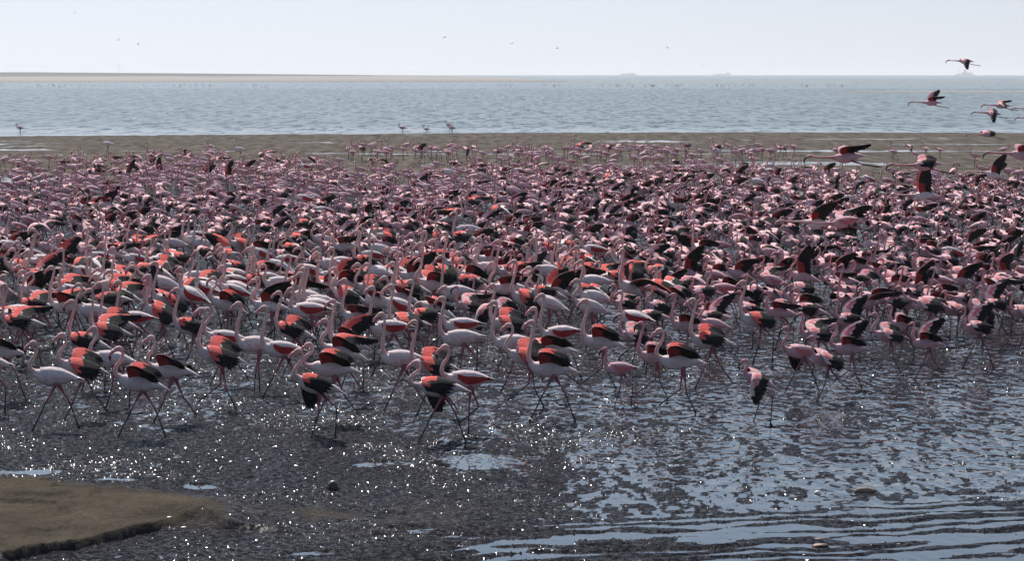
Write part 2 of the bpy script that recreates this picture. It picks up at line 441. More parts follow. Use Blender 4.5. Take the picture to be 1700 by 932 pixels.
MOUND = [(-260, 798), (0, 800), (120, 806), (230, 816), (330, 826), (420, 838), (446, 856), (440, 872), (428, 884), (395, 892), (350, 889), (310, 890),
         (262, 884), (225, 892), (190, 901), (150, 908), (110, 918), (60, 926), (0, 938), (-260, 960)]
MP = np.array([[p.x, p.y] for p in (at(*q) for q in MOUND)])
def poly_sd(P, x, y):
    """signed distance, positive inside; also which side is nearest (edge index)"""
    n = len(P); best = np.full(x.shape, 1e9); idx = np.zeros(x.shape, int); inside = np.zeros(x.shape, bool)
    for i in range(n):
        a = P[i]; b = P[(i + 1) % n]; ab = b - a
        t = np.clip(((x - a[0]) * ab[0] + (y - a[1]) * ab[1]) / (ab @ ab), 0, 1)
        d = np.hypot(x - a[0] - t * ab[0], y - a[1] - t * ab[1])
        m = d < best; best = np.where(m, d, best); idx = np.where(m, i, idx)
        c = ((a[1] > y) != (b[1] > y)) & (x < (b[0] - a[0]) * (y - a[1]) / (b[1] - a[1] + 1e-12) + a[0])
        inside ^= c
    return np.where(inside, best, -best), idx

PUDDLES = [(795, 768, 78, 13, 0), (322, 811, 36, 5, 0), (425, 826, 24, 2.5, 0), (60, 787, 70, 4, 0), (180, 800, 60, 3.5, 0), (655, 858, 28, 2, 0),
           (690, 881, 45, 5, 0), (745, 893, 22, 3, 0), (1030, 834, 30, 4, 0), (830, 915, 40, 4, 0), (520, 922, 40, 4, 0), (1060, 834, 26, 3, 0),
           (640, 772, 50, 4, 0), (1180, 700, 60, 5, 0)]
def shore_y(x): return 205.0 + 4.0 * np.sin(x * .06 + 1.0) + x * .10
FLAT_BREAK = at(850, 300).y

def ground_height(x, y):
    d = np.maximum(y, 1.0)
    px = CX + x / d * F_PX; py = Y_HOR + F_PX * H_CAM / d
    wx = fbm(x * .5, y * .5, 3) * .8; wy = fbm(x * .5 + 40, y * .5, 3) * .8
    # broad level: left side stands above the film of water, right side lies in it
    left = 1 - sstep(500, 1050, px + 260 * fbm(x * .25, y * .12, 3))
    base = -.0035 + .0165 * left * (.30 + .70 * sstep(655, 765, py)) - .0005 * sstep(1000, 1500, px) * sstep(640, 700, py)
    base = base + .007 * sstep(640, 800, px) * sstep(770, 850, py) * (1 - sstep(980, 1250, px)) 
    h = base + .012 * fbm(x * .9, y * .5, 3) + .040 * fbm(x * 11, y * 2.6, 4, .7) + .022 * fbm(x * 15, y * 7, 3)
    # long ripple marks towards the camera, on the right and middle
    rip_m = sstep(836, 900, py + .030 * (px - 1400) + 60 * fbm(x * .35, y * .3, 3)) * sstep(420, 760, px)
    ph = (y - .34 * x + .9 * wx + .5 * fbm(x * 1.7, y * 2.2, 3)) * 2 * math.pi / (.42)
    rip = .016 * np.sin(ph) + .007 * np.sin(ph * .5 + 2 * wy * 3) + .024 * fbm(x * 8, y * 6, 4, .6) + .055 * fbm(x * .9, y * 2.2, 3)
    h = h * (1 - rip_m) + (rip + .010 - .010 * sstep(900, 1500, px)) * rip_m
    for (qx, qy, rx, ry, _) in PUDDLES:
        c = at(qx, qy); ex = rx / F_PX * c.y; ey = ry / (F_PX * H_CAM) * c.y ** 2
        r = np.hypot((x - c.x + .12 * wx) / ex, (y - c.y + .5 * wy) / ey) + .35 * fbm(x * 3, y * 1.5, 2)
        h = h - .035 * (1 - sstep(.75, 1.2, r))
    # beyond the flock: olive mudflat with long shallow pools
    far = sstep(FLAT_BREAK - 25, FLAT_BREAK + 10, y)
    hf = .024 + .034 * fbm(x * .16, y * .13, 4, .6) + .085 * fbm(x * 1.1 + 9, y * .30, 4, .65)
    pool = sstep(.105, .18, fbm(x * .07 + 3.3, y * .20 + 1.7, 4, .6))
    hf = hf - .055 * pool + .03 * sstep(0, 18, y - shore_y(x) + 22)
    h = h * (1 - far) + hf * far
    # the raised dry sand in the near corner, with an undercut scarp on its near side
    sd_, idx = poly_sd(MP, x + .16 * fbm(x * 2.2, y * 2.2, 3), y + .45 * fbm(x * 1.8, y * 1.2, 4))
    near_edge = (idx >= 8) & (idx <= 17)
    soft = .05 + .9 * sstep(.05, .22, fbm(x * .9 + 31, y * .9, 3)) + .30 * sstep(-3.2, -2.5, x)
    up = np.where(near_edge, sstep(0, 1, sd_ / soft), sstep(-.65, .55, sd_))
    mh = (.085 + .045 * fbm(x * .8, y * .8, 3) + .012 * fbm(x * 6, y * 6, 3))
    ter = fbm(x * 1.0 + 5, y * .75, 3)
    mh = mh + (.040 * sstep(-.015, .0, ter + .03 * fbm(x * 5, y * 5, 3)) + .025 * sstep(.10, .112, ter + .03 * fbm(x * 5, y * 5, 3)) + .022 * fbm(x * 9, y * 5, 4, .6)) * sstep(.2, .7, sd_)
    # second, lower bench in front of the scarp
    h = h + mh * up
    # a low dark tongue running on from the mound
    c = at(560, 862); h = h + .03 * np.exp(-((x - c.x) / 1.3) ** 2 - ((y - c.y) / 1.3) ** 2)
    dry = np.clip(up * sstep(.03, .8, sd_ + np.where(near_edge, .55, 0)), 0, 1)
    dry = np.maximum(dry, .55 * np.exp(-((x - c.x) / 1.5) ** 2 - ((y - c.y) / .9) ** 2) * sstep(-.25, .15, fbm(x * 3, y * 3, 4)))
    # below the water past the shore
    s = y - shore_y(x); h = h - .9 * sstep(-1.0, 10, s) - 1.5 * sstep(10, 60, s)
    return h, dry, far

def build_ground():
    u = np.concatenate([-np.geomspace(4, .215, 26)[:-1], np.linspace(-.21, .21, 375), np.geomspace(.215, 4, 26)[1:]])
    ys = [-60, -30, -10, 0, 6, 12, 17, 20]
    yv = 21.0
    while yv < 300:
        ys.append(yv)
        yv += max(.034, yv * .00125) if yv < 46 else yv * .0040
    ys = np.array(ys + [320., 380.])
    Y, U = np.meshgrid(ys, u, indexing='ij'); X = U * np.maximum(Y, 21)
    h, dry, far = ground_height(X, Y)
    V = np.stack([X, Y, h], -1).reshape(-1, 3)
    ny, nx = Y.shape; I = np.arange(ny * nx).reshape(ny, nx)
    F = np.stack([I[:-1, :-1], I[:-1, 1:], I[1:, 1:], I[1:, :-1]], -1).reshape(-1, 4)
    me = mesh_np('mudflat', V, F, [mud_mat()])
    for nm, a in (('dry', dry), ('far', far)):
        at_ = me.attributes.new(nm, 'FLOAT', 'POINT'); at_.data.foreach_set('value', a.reshape(-1).astype(np.float32))
    tag(obj('mudflat', me), 'wet grey mudflat with ripple marks and raised brown sand', kind='structure')
    return len(F)

def build_casts():
    """worm casts and grit standing on the wet mud: tiny faceted lumps"""
    n = 125000; r_ = np.random.default_rng(4)
    y = 25.5 * (49 / 25.5) ** r_.random(n); x = y * r_.uniform(-.21, .21, n)
    keep = fbm(x * .8, y * .6, 4) + .08 - .20 * sstep(0, 3.5, x) > r_.uniform(-.22, .12, n)
    h, dry, far = ground_height(x, y); keep &= (dry < .25) & (h > -.012)
    x, y, h = x[keep], y[keep], h[keep]; n = len(x)
    s = r_.gamma(3, .0020, n) + .004; hgt = s * r_.uniform(.3, .9, n)
    a0 = r_.uniform(0, 6.28, n); k = 5
    V = np.zeros((n, k + 1, 3))
    for j in range(k):
        a = a0 + 2 * math.pi * j / k; rad = s * r_.uniform(.7, 1.3, n)
        V[:, j] = np.stack([x + rad * np.cos(a), y + rad * np.sin(a), h - .006], 1)
    V[:, k] = np.stack([x + s * r_.uniform(-.5, .5, n), y + s * r_.uniform(-.5, .5, n), h + hgt], 1)
    b = np.arange(n) * (k + 1)
    F = np.concatenate([np.stack([b + j, b + (j + 1) % k, b + k], 1) for j in range(k)])
    m, t, bs = new_mat('wet_casts'); g = N(t, 'ShaderNodeNewGeometry')
    t.links.new(mixc(t, noise_node(t, 5, 2, g.outputs['Position']), (.004, .004, .006), (.022, .020, .024)), bs.inputs['Base Color'])
    bs.inputs['Roughness'].default_value = .8; bs.inputs['Specular IOR Level'].default_value = .04
    m2, t2, b2 = new_mat('wet_grit'); g2 = N(t2, 'ShaderNodeNewGeometry')
    t2.links.new(mixc(t2, noise_node(t2, 5, 2, g2.outputs['Position']), (.02, .02, .022), (.07, .065, .06)), b2.inputs['Base Color'])
    b2.inputs['Roughness'].default_value = .15; b2.inputs['Specular IOR Level'].default_value = .55
    wetf = (.85 * sstep(-.12, .16, fbm(x * 1.1 + 7, y * .8, 3)) * (.25 + .75 * sstep(29, 33.5, y)) + .02) * (1 - .6 * sstep(0, 3.5, x))
    wet = (r_.random(n) < wetf).astype(int)
    me = mesh_np('worm_casts', V.reshape(-1, 3), F, [m, m2], np.tile(wet, k), smooth=False)
    tag(obj('worm_casts', me), 'glinting grit and worm casts strewn over the wet mud', 'mud grit', kind='stuff')

def mud_mat():
    m, t, b = new_mat('wet_mud')
    g = N(t, 'ShaderNodeNewGeometry'); P = g.outputs['Position']
    dry = N(t, 'ShaderNodeAttribute', attribute_name='dry').outputs['Fac']
    far = N(t, 'ShaderNodeAttribute', attribute_name='far').outputs['Fac']
    n1 = noise_node(t, 1.6, 4, P); n2 = noise_node(t, 22, 4, P, .65); n3 = noise_node(t, 70, 2, P)
    wet = mixc(t, maprange(t, n2, .3, .7, 0, 1), (.003, .0035, .006), (.021, .021, .027))
    sand = mixc(t, maprange(t, n1, .3, .7, 0, 1), (.056, .048, .038), (.094, .081, .064))
    sand = mixc(t, maprange(t, n2, .38, .66, 0, .62), sand, (.036, .030, .025))
    mfar = N(t, 'ShaderNodeMapping'); mfar.inputs['Scale'].default_value = (1.4, .26, 1); t.links.new(P, mfar.inputs[0])
    olive = mixc(t, maprange(t, noise_node(t, 1.0, 4, mfar.outputs[0], .7), .32, .68, 0, 1), (.032, .028, .024), (.126, .108, .090))
    c = mixc(t, far, wet, olive); c = mixc(t, dry, c, sand)
    t.links.new(c, b.inputs['Base Color'])
    ro = math_n(t, 'MAXIMUM', math_n(t, 'MULTIPLY', dry, .9), math_n(t, 'MULTIPLY', far, .62))
    ro = math_n(t, 'MAXIMUM', ro, maprange(t, n3, .35, .65, .16, .30))
    t.links.new(ro, b.inputs['Roughness'])
    b.inputs['IOR'].default_value = 1.36
    sp = maprange(t, noise_node(t, 14, 4, P, .7), .45, .72, .0, .09)          # wet film only on part of the grains
    sp = math_n(t, 'MULTIPLY', sp, math_n(t, 'SUBTRACT', 1.0, math_n(t, 'MAXIMUM', math_n(t, 'MULTIPLY', dry, .93), math_n(t, 'MULTIPLY', far, .80))))
    t.links.new(sp, b.inputs['Specular IOR Level'])
    # wet grains and worm casts: small facets tilted every way, a few of which catch the sun
    vo = N(t, 'ShaderNodeTexVoronoi'); vo.inputs['Scale'].default_value = 52; t.links.new(P, vo.inputs['Vector'])
    sub = N(t, 'ShaderNodeVectorMath', operation='SUBTRACT'); t.links.new(vo.outputs['Color'], sub.inputs[0]); sub.inputs[1].default_value = (.5, .5, .5)
    mul = N(t, 'ShaderNodeVectorMath', operation='MULTIPLY'); t.links.new(sub.outputs[0], mul.inputs[0]); mul.inputs[1].default_value = (1.25, 1.25, .0)
    ad = N(t, 'ShaderNodeVectorMath', operation='ADD'); t.links.new(mul.outputs[0], ad.inputs[0]); t.links.new(g.outputs['Normal'], ad.inputs[1])
    nm = N(t, 'ShaderNodeVectorMath', operation='NORMALIZE'); t.links.new(ad.outputs[0], nm.inputs[0])
    sc_ = N(t, 'ShaderNodeSeparateColor'); t.links.new(vo.outputs['Color'], sc_.inputs[0])
    gx = N(t, 'ShaderNodeSeparateXYZ'); t.links.new(P, gx.inputs[0])
    patch = math_n(t, 'MULTIPLY', maprange(t, noise_node(t, .9, 4, P, .6), .38, .66, .05, .28), math_n(t, 'MULTIPLY', maprange(t, gx.outputs[1], 29, 33, .5, .9), maprange(t, gx.outputs[1], 40, 60, 1, .35)))
    coat = math_n(t, 'MULTIPLY', math_n(t, 'GREATER_THAN', sc_.outputs[2], .6), patch)
    coat = math_n(t, 'MULTIPLY', coat, math_n(t, 'SUBTRACT', 1.0, math_n(t, 'MAXIMUM', dry, math_n(t, 'MULTIPLY', far, .85))))
    t.links.new(coat, b.inputs['Coat Weight']); b.inputs['Coat Roughness'].default_value = .10; b.inputs['Coat IOR'].default_value = 1.35
    t.links.new(nm.outputs[0], b.inputs['Coat Normal'])
    bp = N(t, 'ShaderNodeBump'); bp.inputs['Distance'].default_value = .03
    hh = math_n(t, 'ADD', n2, math_n(t, 'MULTIPLY', n3, .25))
    t.links.new(hh, bp.inputs['Height']); t.links.new(maprange(t, far, 0, 1, .9, .35), bp.inputs['Strength'])
    t.links.new(bp.outputs[0], b.inputs['Normal'])
    return m

def water_mat():
    m, t, b = new_mat('water')
    g = N(t, 'ShaderNodeNewGeometry'); P = g.outputs['Position']
    xyz = N(t, 'ShaderNodeSeparateXYZ'); t.links.new(P, xyz.inputs[0]); Y = xyz.outputs[1]
    # calm on the flat and along the shore, choppy in the channel, calmer again before the bar
    chop = math_n(t, 'MULTIPLY', maprange(t, math_n(t, 'ADD', Y, math_n(t, 'MULTIPLY', noise_node(t, .03, 3, P), 16)), 228, 246, .62, 1), maprange(t, Y, 740, 800, 1, .75))
    chop = math_n(t, 'MULTIPLY', chop, maprange(t, Y, 198, 206, 0, 1)); wob = noise_node(t, .012, 3, P)
    deep = mixc(t, wob, (.034, .058, .054), (.058, .082, .074))
    shallow = (.018, .019, .022)
    isfar = maprange(t, Y, 200, 235, 0, 1)
    mw = N(t, 'ShaderNodeMapping'); mw.inputs['Scale'].default_value = (.75, .10, 1); t.links.new(P, mw.inputs[0])
    wv = noise_node(t, 1.0, 4, mw.outputs[0], .7)
    deep = mixc(t, maprange(t, wv, .3, .7, 0, 1), deep, (.10, .125, .125))
    t.links.new(mixc(t, isfar, shallow, deep), b.inputs['Base Color'])
    # wind-broken water mirrors far less of the low sky than the calm strips do
    spl = math_n(t, 'SUBTRACT', math_n(t, 'SUBTRACT', .5, math_n(t, 'MULTIPLY', isfar, .35)), math_n(t, 'MULTIPLY', chop, .05))
    t.links.new(spl, b.inputs['Specular IOR Level'])
    b.inputs['IOR'].default_value = 1.333
    t.links.new(math_n(t, 'ADD', math_n(t, 'MULTIPLY', chop, .17), .04), b.inputs['Roughness'])
    mp = N(t, 'ShaderNodeMapping'); mp.inputs['Scale'].default_value = (.5, 1, 1); t.links.new(P, mp.inputs[0])
    w1 = noise_node(t, 1.2, 5, mp.outputs[0], .6); w2 = noise_node(t, .18, 3, mp.outputs[0])
    mr = N(t, 'ShaderNodeMapping'); mr.inputs['Scale'].default_value = (1.5, .62, 1); t.links.new(P, mr.inputs[0])
    near_r = noise_node(t, 3.6, 1.5, mr.outputs[0], .45)
    hh = math_n(t, 'ADD', math_n(t, 'MULTIPLY', w1, .35), math_n(t, 'MULTIPLY', w2, 1.1))
    bp = N(t, 'ShaderNodeBump'); bp.inputs['Distance'].default_value = .9
    t.links.new(hh, bp.inputs['Height']); t.links.new(math_n(t, 'MULTIPLY', chop, .2), bp.inputs['Strength'])
    # wave faces of the wind chop: tilt taken straight from vector noise so that it survives distance
    nv = N(t, 'ShaderNodeTexNoise'); nv.inputs['Scale'].default_value = 1.3; nv.inputs['Detail'].default_value = 4; nv.inputs['Roughness'].default_value = .65
    mw2 = N(t, 'ShaderNodeMapping'); mw2.inputs['Scale'].default_value = (.9, .14, 1); t.links.new(P, mw2.inputs[0]); t.links.new(mw2.outputs[0], nv.inputs['Vector'])
    sv = N(t, 'ShaderNodeVectorMath', operation='SUBTRACT'); t.links.new(nv.outputs['Color'], sv.inputs[0]); sv.inputs[1].default_value = (.5, .5, .5)
    kx = N(t, 'ShaderNodeCombineXYZ'); cw = math_n(t, 'ADD', math_n(t, 'MULTIPLY', chop, .45), math_n(t, 'MULTIPLY', isfar, 1.25))
    t.links.new(cw, kx.inputs[0]); t.links.new(cw, kx.inputs[1])
    mv = N(t, 'ShaderNodeVectorMath', operation='MULTIPLY'); t.links.new(sv.outputs[0], mv.inputs[0]); t.links.new(kx.outputs[0], mv.inputs[1])
    bp2 = N(t, 'ShaderNodeBump'); bp2.inputs['Distance'].default_value = .14
    calm = maprange(t, math_n(t, 'ADD', Y, math_n(t, 'MULTIPLY', xyz.outputs[0], .55)), 31.0, 35.5, .04, .32)    # sheltered puddles lie still
    t.links.new(calm, bp2.inputs['Strength'])
    t.links.new(near_r, bp2.inputs['Height']); t.links.new(bp.outputs[0], bp2.inputs['Normal'])
    av = N(t, 'ShaderNodeVectorMath', operation='ADD'); t.links.new(bp2.outputs[0], av.inputs[0]); t.links.new(mv.outputs[0], av.inputs[1])
    nn = N(t, 'ShaderNodeVectorMath', operation='NORMALIZE'); t.links.new(av.outputs[0], nn.inputs[0])
    t.links.new(nn.outputs[0], b.inputs['Normal'])
    return m

def build_water():
    rs = np.array([0, 5, 15, 30, 60, 120, 200, 300, 450, 700, 1000, 1500, 2200, 3200, 4500, 6000, 7200, 8200, 9500, 11500, 14000.])
    na = 192; V = []; F = []
    for i, r in enumerate(rs):
        for j in range(na):
            a = 2 * math.pi * j / na; V.append((r * math.sin(a), r * math.cos(a), drop(r)))
    for i in range(len(rs) - 1):
        for j in range(na):
            j2 = (j + 1) % na
            if i == 0: F.append((0, na + j2, na + j)) if True else None
            else: F.append((i * na + j, i * na + j2, (i + 1) * na + j2, (i + 1) * na + j))
    me = mesh_np('sea', V, F, [water_mat()])
    tag(obj('sea', me), 'grey green lagoon and sea water reaching the horizon', kind='structure')

def strip(name, pts, mat, label, prof, kind='structure'):
    """a low bank: pts = (px, near py, far distance factor, height) along x; prof = cross profile list (t, h share)"""
    V = []; n = len(pts); k = len(prof)
    for (px, py, dep, hgt) in pts:
        a = at(px, py, 0); dirv = Vector((a.x, a.y, 0)).normalized()
        for (tq, hq) in prof:
            p = a + dirv * (dep * tq)
            V.append((p.x, p.y, hgt * hq - .35 * (1 if hq <= 0 else 0) + drop(p.y)))
    I = np.arange(n * k).reshape(n, k)
    F = np.stack([I[:-1, :-1], I[1:, :-1], I[1:, 1:], I[:-1, 1:]], -1).reshape(-1, 4)
    me = mesh_np(name, V, F, [mat]); tag(obj(name, me), label, kind=kind)

def sand_mat(name, c1, c2, top=None, ztop=3.0):
    m, t, b = new_mat(name); g = N(t, 'ShaderNodeNewGeometry'); P = g.outputs['Position']
    c = mixc(t, noise_node(t, .03, 4, P), c1, c2)
    xyz = N(t, 'ShaderNodeSeparateXYZ'); t.links.new(P, xyz.inputs[0])
    wetc = tuple(v * .5 for v in c1)
    c = mixc(t, maprange(t, xyz.outputs[2], -.1, .55, 0, 1), wetc, c)
    if top:
        z = math_n(t, 'ADD', xyz.outputs[2], math_n(t, 'MULTIPLY', noise_node(t, .02, 3, P), 1.2))
        c = mixc(t, maprange(t, z, ztop, ztop + .4, 0, 1), c, top)
    t.links.new(c, b.inputs['Base Color']); b.inputs['Roughness'].default_value = .9
    return m

def build_setting():
    nf = build_ground(); build_casts(); build_water()
    sm = sand_mat('dune_sand', (.14, .128, .118), (.20, .184, .168), (.030, .032, .031), 2.3)
    pts = []
    for px in range(-1500, 961, 15):
        f = min(1, max(0, (960 - px) / 900)); hg = 4.35 * f ** .55 + .10 * float(fbm(np.array(px * .021), np.array(.5), 4)) * 3 * f + .12
        if px > 720: hg = min(hg, .12 + 3.0 * ((960 - px) / 240) ** 1.3)
        pts.append((px, 136.0 - .5 * max(0, px) / 960, (620 + 200 * f) * min(1, max(0, (962 - px) / 280)) ** .8 + 2, max(hg, .05)))
    strip('sandbar', pts, sm, 'long pale sandbar with a dark scrubby crest across the lagoon', [(-.02, 0), (.0, .0), (.02, .06), (.2, .16), (.45, .38), (.62, .62), (.75, 1.0), (.82, .96), (.9, .5), (1, 0)])
    sm2 = sand_mat('wet_bank', (.30, .24, .19), (.36, .30, .25))
    pts = [(px, 136.3 + .4 * math.sin(px * .01), 60, .16) for px in range(940, 2200, 30)]
    strip('sand_spit', pts, sm2, 'thin low spit of wet brown sand continuing from the sandbar', [(0, 0), (.1, .6), (.5, 1), (.9, .6), (1, 0)])
    pts = [(px, 152.3 - 1.5 * max(0, 1500 - px) / 100 * .3, 28 * min(1, max(.1, (px - 1400) / 160)), .16) for px in range(1400, 2600, 30)]
    strip('mud_bank', pts, sm2, 'thin reddish brown mud bank standing out of the lagoon', [(0, 0), (.1, .6), (.5, 1), (.9, .6), (1, 0)])
    pts = [(px, 147.0 , 26, .07) for px in range(850, 1450, 30)]
    return nf

# ------------------------------------------------------------------ stones, shells, ships, mast, gulls
def lump(name, loc, size, mat, seed, label, cat, flat=1., group=None):
    import bmesh
    bm = bmesh.new(); bmesh.ops.create_icosphere(bm, subdivisions=3, radius=1)
    r_ = random.Random(seed); ox, oy = r_.uniform(0, 50), r_.uniform(0, 50)
    for v in bm.verts:
        p = v.co
        k = 1 + .55 * float(fbm(np.array(p.x * 1.3 + ox + p.z), np.array(p.y * 1.3 + oy - p.z * .7), 3))
        v.co = Vector((p.x * size[0] * k, p.y * size[1] * k, max(-.3, p.z * flat) * size[2] * k))
    me = bpy.data.meshes.new(name); bm.to_mesh(me); bm.free(); me.materials.append(mat)
    me.polygons.foreach_set('use_smooth', [True] * len(me.polygons))
    o = obj(name, me); o.location = loc; tag(o, label, cat, group); return o

def small_things():
    dark = plain_mat('dark_rock', (.012, .012, .012), .45, (.05, .05, .035), 14)
    brown = plain_mat('rusty_stone', (.14, .045, .03), .6, (.05, .02, .015), 14)
    shell = plain_mat('bleached_shell', (.75, .68, .58), .5)
    a = at(553, 816); lump('rock', (a.x, a.y, .03), (.065, .055, .085), dark, 3, 'small dark upright rock alone on the glistening mud', 'rock')
    a = at(1437, 818)
    lump('driftwood', (a.x, a.y, .012), (.115, .05, .045), plain_mat('driftwood', (.10, .075, .06), .8, (.30, .22, .17), 20), 8, 'low weathered lump of brown driftwood lying in shallow water', 'driftwood')
    lump('shell', (at(1357, 820).x, at(1357, 820).y, .01), (.032, .022, .018), shell, 5, 'white shell beside the driftwood in shallow water', 'shell')
    a = at(1363, 909); lump('stone', (a.x, a.y, .005), (.075, .05, .028), brown, 12, 'reddish brown stone between the ripple ridges, the larger of two', 'stone')
    a = at(1360, 897); lump('stone', (a.x, a.y, .004), (.055, .04, .016), brown, 15, 'flat reddish brown stone just behind the larger reddish stone', 'stone')
    for i, (px, py, lb) in enumerate(((281, 877, 'small white shell on the brown sand above the dark scarp'), (305, 882, 'flat white shell on the sand, beside the scarp edge and another shell'),
                                      (28, 814, 'tiny white shell at the far rim of the brown sand, near the picture edge'), (48, 812, 'second tiny white shell at the far rim of the brown sand'))):
        a = at(px, py); o = lump('shell', (a.x, a.y, .105 if py > 850 else .075), (.028 if py > 850 else .015, .022, .010), shell, 20 + i, lb, 'shell')
        h, _, _ = ground_height(np.array([a.x]), np.array([a.y])); o.location.z = float(h[0]) + .004
    # ships on the horizon
    hull = plain_mat('ship_paint', (.55, .60, .64), .7)
    def ship(px, d, L, sup, lab, rig=False):
        x = (px - CX) / F_PX * d; z = drop(d)
        e = bpy.data.objects.new('ship', None); COL.objects.link(e); e.location = (x, d, z); tag(e, lab, 'ship', 'ships far out on the hazy horizon')
        b = L * .09
        prof = [(-.5, .6), (-.46, 1), (.3, 1), (.42, .8), (.5, 0)]; V = []; F = []
        for i, (t, wd) in enumerate(prof):
            top = L * (.055 if t < .3 else .075)
            V += [(-t * L, -b * wd, top), (-t * L, b * wd, top), (-t * L * .94, b * wd * .6, -2), (-t * L * .94, -b * wd * .6, -2)]
        for i in range(len(prof) - 1):
            for j in range(4): F.append((i * 4 + j, i * 4 + (j + 1) % 4, i * 4 + 4 + (j + 1) % 4, i * 4 + 4 + j))
        F += [(0, 3, 2, 1), (16, 17, 18, 19)]
        obj('hull', mesh_np('hull', V, F, [hull], smooth=False), e)
        for k, (t, wl, hh) in enumerate(sup):
            z0 = L * .055; V = [(-t * L + sx * wl * L / 2, sy * b * .7, z0 + sz * hh * L) for sx in (-1, 1) for sy in (-1, 1) for sz in (0, 1)]
            V = [(v[0] * 1.0, v[1] * (1 - .15 * (i % 2)), v[2]) for i, v in enumerate(V)]
            F = [(0, 1, 3, 2), (4, 6, 7, 5), (0, 4, 5, 1), (2, 3, 7, 6), (1, 5, 7, 3), (0, 2, 6, 4)]
            obj('superstructure' if hh < .2 and wl > .08 else 'mast', mesh_np('deck', V, F, [hull], smooth=False), e)
    ship(1043, 9000, 54, [(.05, .5, .05), (-.2, .18, .09), (.3, .03, .12)], 'faint low ship on the horizon just past the end of the sandbar')
    ship(1198, 10500, 70, [(-.3, .2, .08), (.1, .4, .03), (-.28, .03, .16)], 'very faint ship on the horizon between the two other ships')
    ship(1600, 9500, 66, [(.0, .35, .10), (-.25, .12, .08), (.0, .12, .24), (.3, .03, .2), (-.35, .03, .16)], 'hazy tall ship on the horizon under the highest flying flamingo')
    # lattice mast and hut behind the dune
    d = 5200.; x = (199 - CX) / F_PX * d
    e = bpy.data.objects.new('radio_mast', None); COL.objects.link(e); e.location = (x, d, drop(d)); tag(e, 'thin faint radio mast rising behind the dune crest', 'mast')
    mb = MB(); zs = 24.
    for sx, sy in ((-1, -1), (1, -1), (0, 1)):
        mb.loft([(sx * .8, sy * .8, 0), (sx * .15, sy * .15, zs)], [.12, .08], [.12, .08], 4, lambda t: 0)
    for i in range(12):
        z0 = i * 2; k = .8 - .65 * z0 / zs; k2 = .8 - .65 * (z0 + 2) / zs
        mb.loft([(-k, -k, z0), (k2, -k2, z0 + 2)], [.05] * 2, [.05] * 2, 3, lambda t: 0); mb.loft([(k, -k, z0), (0, k2, z0 + 2)], [.05] * 2, [.05] * 2, 3, lambda t: 0)
    obj('lattice', mesh_np('lattice', mb.v, mb.f, [hull], smooth=False), e)
    # gulls
    gm = plain_mat('gull_grey', (.10, .10, .11), .7); gv = None
    mb = MB(); P, _ = catmull([(-.22, 0, .02, .01), (-.1, 0, .05, .045), (.05, .01, .055, .055), (.15, .02, .03, .035), (.2, .02, .01, .01)], 10)
    mb.loft(np.stack([P[:, 0], 0 * P[:, 0], P[:, 1]], 1), P[:, 2], P[:, 3], 8, lambda t: 0)
    gb = mesh_np('gull', mb.v, mb.f, [gm]); gw = {}
    for sg in (-1, 1):
        mb = MB(); C = [(.06, sg * .03, .02), (.09, sg * .22, .14), (.07, sg * .4, .13), (-.05, sg * .62, .06)]
        mb.loft(C, [.07, .065, .05, .01], [.012, .01, .008, .004], 6, lambda t: 0, side=(1, 0, 0))
        gw[sg] = mesh_np('wing', mb.v, mb.f, [gm])
    places = [(124, 21, 620, 'faintest and highest gull, small speck near the upper edge of the sky'), (197, 66, 500, 'gull above the dune, beside a smaller one'),
              (229, 73, 560, 'smaller gull of the pair above the dune'), (738, 62, 480, 'darkest gull, alone high over the middle of the sandbar'),
              (850, 72, 540, 'gull over the tapering end of the sandbar'), (925, 80, 540, 'gull just past the end of the sandbar'),
              (1108, 79, 500, 'gull alone over the sea between two ships'), (1167, 109, 640, 'lowest gull, a speck just over the sea horizon')]
    for i, (px, py, d, lb) in enumerate(places):
        p = at_d(px, py, d); g = obj('gull', gb); g.location = p; g.rotation_euler = (random.uniform(-.4, .4), random.uniform(-.2, .2), random.uniform(0, 6.28))
        tag(g, lb, 'gull', 'gulls in the sky'); obj('wing', gw[-1], g); obj('wing', gw[1], g)

def haze():
    import bmesh
    bm = bmesh.new(); bmesh.ops.create_cube(bm, size=1)
    me = bpy.data.meshes.new('haze'); bm.to_mesh(me); bm.free()
    z0, z1 = -22.0, 24.0
    o = obj('haze', me); o.scale = (30000, 30000, z1 - z0); o.location = (0, 0, (z0 + z1) / 2)
    m = bpy.data.materials.new('haze'); m.use_nodes = True; t = m.node_tree; t.nodes.clear()
    out = t.nodes.new('ShaderNodeOutputMaterial'); v = t.nodes.new('ShaderNodeVolumePrincipled')
    v.inputs['Color'].default_value = (.93, .96, 1, 1); v.inputs['Density'].default_value = HAZE_DENSITY; v.inputs['Anisotropy'].default_value = .2
    t.links.new(v.outputs[0], out.inputs['Volume']); me.materials.append(m)
    tag(o, 'thin pale sea haze over the whole bay', 'haze', kind='stuff')

build_setting()
small_things()
if HAZE_DENSITY > 0: haze()
